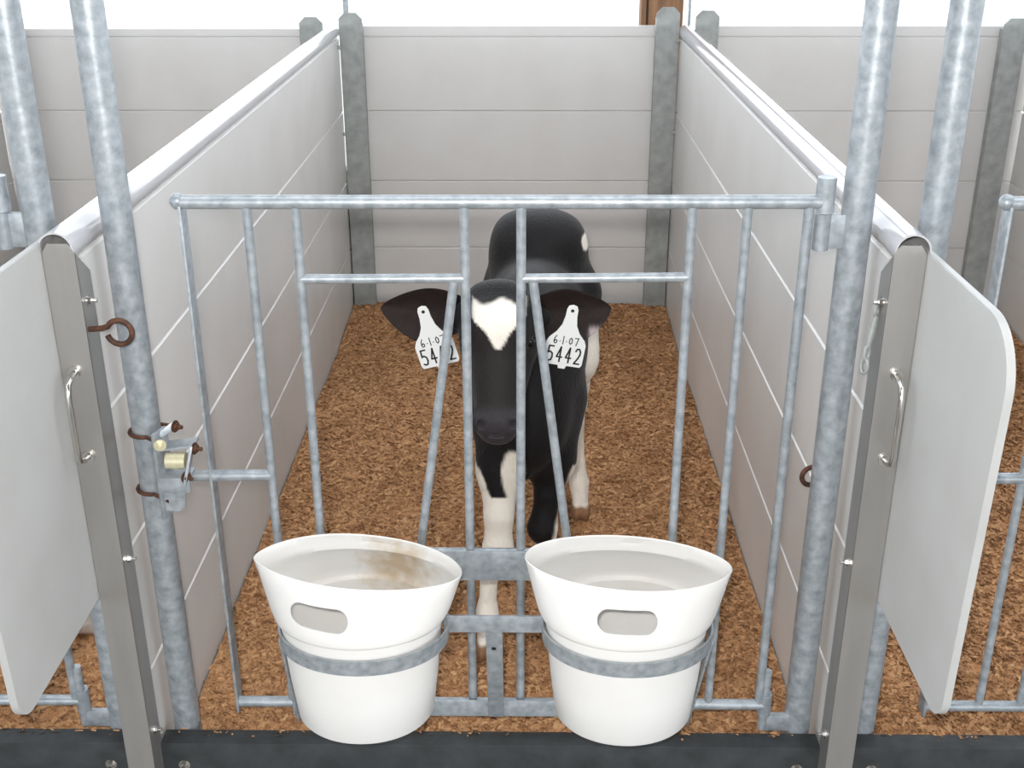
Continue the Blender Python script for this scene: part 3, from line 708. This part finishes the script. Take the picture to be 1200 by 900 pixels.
at_ = N.new('ShaderNodeAttribute'); at_.attribute_name = 'coat'; L.new(at_.outputs['Color'], p.inputs['Base Color'])
p.inputs['Roughness'].default_value = 0.6; p.inputs['Specular IOR Level'].default_value = 0.2
p.inputs['Sheen Weight'].default_value = 0.06; p.inputs['Sheen Roughness'].default_value = 0.4
tc = N.new('ShaderNodeTexCoord'); mp = N.new('ShaderNodeMapping'); mp.inputs['Scale'].default_value = (1, 0.5, 0.35); L.new(tc.outputs['Object'], mp.inputs[0])
n1 = N.new('ShaderNodeTexNoise'); n1.inputs['Scale'].default_value = 260; n1.inputs['Detail'].default_value = 3; L.new(mp.outputs[0], n1.inputs[0])
b1 = N.new('ShaderNodeBump'); b1.inputs['Strength'].default_value = 0.55; b1.inputs['Distance'].default_value = 0.004; L.new(n1.outputs[0], b1.inputs['Height']); L.new(b1.outputs[0], p.inputs['Normal'])
calf = link('calf', me, mc, origin=(0.08, 0.70, ZB))
tag(calf, 'black and white calf standing in the pen, looking out through the gate', 'calf')
for sx in (-1, 1):
    bm = B(); bmesh.ops.create_uvsphere(bm, u_segments=24, v_segments=16, radius=0.0125)
    c = Vector((HX + sx * 0.0640, 0.358, 0.684))
    for v in bm.verts: v.co += c
    obj('eye', bm, M['eye'], calf, origin=c, smooth=180)
# ear tags
STROKES = {
    '5': [[(0.9, 1.0), (0.15, 1.0), (0.10, 0.56), (0.45, 0.62), (0.80, 0.50), (0.88, 0.28), (0.72, 0.06), (0.40, 0.0), (0.08, 0.08)]],
    '4': [[(0.62, 0.0), (0.62, 1.0), (0.08, 0.32), (0.95, 0.32)]],
    '2': [[(0.08, 0.82), (0.25, 0.98), (0.60, 1.0), (0.85, 0.84), (0.85, 0.62), (0.60, 0.36), (0.08, 0.0), (0.95, 0.0)]],
    '6': [[(0.55, 1.0), (0.22, 0.66), (0.12, 0.28), (0.32, 0.02), (0.70, 0.06), (0.80, 0.32), (0.55, 0.46), (0.18, 0.28)]],
    '1': [[(0.5, 1.0), (0.5, 0.0)]],
    '0': [[(0.5, 0.9), (0.22, 0.70), (0.2, 0.3), (0.5, 0.1), (0.8, 0.3), (0.78, 0.7), (0.5, 0.9)]],
    '7': [[(0.1, 0.92), (0.88, 0.96), (0.5, 0.0)]],
    '.': [[(0.42, 0.36), (0.58, 0.36)]]}
def ear_tag(org, ang, lean, label):
    rot = Matrix.Rotation(R(lean), 3, 'X') @ Matrix.Rotation(R(ang), 3, 'Y')
    def W_(u, v, d=0.0): return Vector(org) + rot @ Vector((u, -d, v))
    half = [(0.0, 0.0115), (0.008, 0.009), (0.0108, 0.002), (0.0112, -0.012), (0.0145, -0.030), (0.0225, -0.045), (0.0345, -0.058), (0.0385, -0.067), (0.0385, -0.108), (0.0350, -0.1135), (0.0085, -0.1135), (0.0065, -0.120), (0.0, -0.120)]
    half = [(u * 1.06, v * 1.12) for u, v in half]; poly = half + [(-u, v) for u, v in half[-2:0:-1]]
    poly = poly[::-1]
    bm = B(); fr = [bm.verts.new(W_(u, v, 0.0009)) for u, v in poly]; bk = [bm.verts.new(W_(u, v, -0.0009)) for u, v in poly]; n = len(poly)
    for i in range(n): bm.faces.new((fr[i], fr[(i + 1) % n], bk[(i + 1) % n], bk[i]))
    bm.faces.new(fr); bm.faces.new(bk[::-1])
    o = obj('ear_tag', bm, M['tag'], calf, origin=org, smooth=30); o['label'] = label
    bm = B(); tube(bm, [W_(0, 0, 0.0), W_(0, 0, 0.0016)], 0.0036, 16); obj('tag_button', bm, M['hole'], o, origin=org)
    def write(txt, u0, v0, w_, h_, gap, r, drop=0.0):
        bm = B(); u = u0
        for k, ch in enumerate(txt):
            ww = w_ * (0.45 if ch in '.1' else 1)
            for st in STROKES[ch]:
                pts = [(u + a * ww, v0 + b * h_ + drop * k) for a, b in st]
                for (a, b), (c, d) in zip(pts, pts[1:]):
                    l = math.hypot(c - a, d - b) or 1e-6; nx_, ny_ = -(d - b) / l * r, (c - a) / l * r; ex, ey = (c - a) / l * r * 0.7, (d - b) / l * r * 0.7
                    q = [(a - ex + nx_, b - ey + ny_), (a - ex - nx_, b - ey - ny_), (c + ex - nx_, d + ey - ny_), (c + ex + nx_, d + ey + ny_)]
                    lo = [bm.verts.new(W_(x, y, 0.0007)) for x, y in q]; hi = [bm.verts.new(W_(x, y, 0.0014)) for x, y in q]
                    for i in range(4): bm.faces.new((lo[i], lo[(i + 1) % 4], hi[(i + 1) % 4], hi[i]))
                    bm.faces.new(hi)
            u += ww + gap
        return bm
    obj('printed_number', write('5442', -0.0345, -0.1190, 0.0125, 0.0345, 0.0064, 0.0017), M['ink'], o, origin=org, smooth=0)
    obj('written_date', write('6.1.07', -0.0270, -0.0775, 0.0092, 0.0180, 0.0024, 0.0010), M['ink'], o, origin=org, smooth=0)
ear_tag((-0.140, 0.372, 0.741), -15, 6, 'white ear tag on the left of the picture, crossed by a slanted gate bar')
ear_tag((0.163, 0.372, 0.744), 9, 6, 'white ear tag on the right of the picture, fully legible')

# calf lying down in the left pen, nearly all of it outside the picture
def lying(X, Y, Z):
    s = Sdf(X, Y, Z)
    s.ell((-1.42, 0.78, 0.06), (0.30, 0.16, 0.16)); s.ell((-1.22, 0.76, 0.07), (0.15, 0.14, 0.16)); s.ell((-1.62, 0.78, 0.05), (0.17, 0.17, 0.15))
    s.chain([(-1.14, 0.72, 0.14), (-1.06, 0.70, 0.26), (-1.03, 0.66, 0.31)], [0.09, 0.07, 0.06], 0.04)
    s.chain([(-1.03, 0.66, 0.33), (-1.04, 0.57, 0.27), (-1.045, 0.50, 0.235)], [0.062, 0.048, 0.040], 0.03)
    s.chain([(-1.04, 0.60, 0.24), (-1.045, 0.52, 0.21)], [0.040, 0.026], 0.02)
    for q in (-1, 1): s.chain([(-1.035 + q * 0.06, 0.665, 0.345), (-1.035 + q * 0.12, 0.68, 0.335), (-1.035 + q * 0.17, 0.68, 0.325)], [0.022, 0.030, 0.012], 0.02)
    s.chain([(-1.20, 0.62, 0.02), (-1.06, 0.55, -0.045), (-0.985, 0.52, -0.064)], [0.075, 0.05, 0.038], 0.03)
    s.chain([(-0.985, 0.52, -0.066), (-1.06, 0.49, -0.076), (-1.15, 0.47, -0.080)], [0.036, 0.022, 0.021], 0.02)
    s.chain([(-1.60, 0.64, 0.02), (-1.42, 0.56, -0.03), (-1.30, 0.54, -0.06)], [0.10, 0.06, 0.034], 0.03)
    s.chain([(-1.30, 0.54, -0.06), (-1.44, 0.50, -0.075), (-1.52, 0.49, -0.08)], [0.030, 0.021, 0.024], 0.02)
    return s.d
V, Q = surface_nets(lying, (-1.84, 0.40, -0.13), (-0.82, 1.0, 0.43), 0.0085)
V[:, 0] += 0.022; V[:, 1] -= 0.055; V[:, 2] = np.maximum(V[:, 2], ZB - 0.004)
me = bpy.data.meshes.new('calf'); me.from_pydata(V.tolist(), [], [tuple(int(i) for i in q) for q in Q]); me.validate()
bm = B(); bm.from_mesh(me); bmesh.ops.recalc_face_normals(bm, faces=bm.faces[:]); bm.to_mesh(me); bm.free()
for f in me.polygons: f.use_smooth = True
ca = me.color_attributes.new('coat', 'FLOAT_COLOR', 'POINT'); buf = np.ones((len(me.vertices), 4), np.float32)
for i, v in enumerate(me.vertices):
    x, y, z = v.co; x -= 0.022; y += 0.055; n = noise.noise(Vector((x * 9, y * 9, z * 9)))
    wt = max(sst(0.0, 0.06, 0.0 - z + 0.03 * n) , sst(0.18, 0.24, n)); c = BLACK * (1 - wt) + WHITE * wt
    if y < 0.515 and z > 0.15: c = NOSE
    if z < 0 and ((x < -1.13 and x > -1.2 and y < 0.5) or (x < -1.5 and y < 0.52)): c = HOOF
    buf[i, :3] = c
ca.data.foreach_set('color', buf.ravel())
c2 = link('calf', me, mc, origin=(-1.35, 0.70, ZB)); tag(c2, 'calf lying in the left pen, only a white knee seen under the divider shield', 'calf')
for q in (-1, 1):
    bm = B(); bmesh.ops.create_uvsphere(bm, u_segments=16, v_segments=12, radius=0.012); c = Vector((-1.014 + q * 0.047, 0.545, 0.315))
    for v in bm.verts: v.co += c
    obj('eye', bm, M['eye'], c2, origin=c, smooth=180)
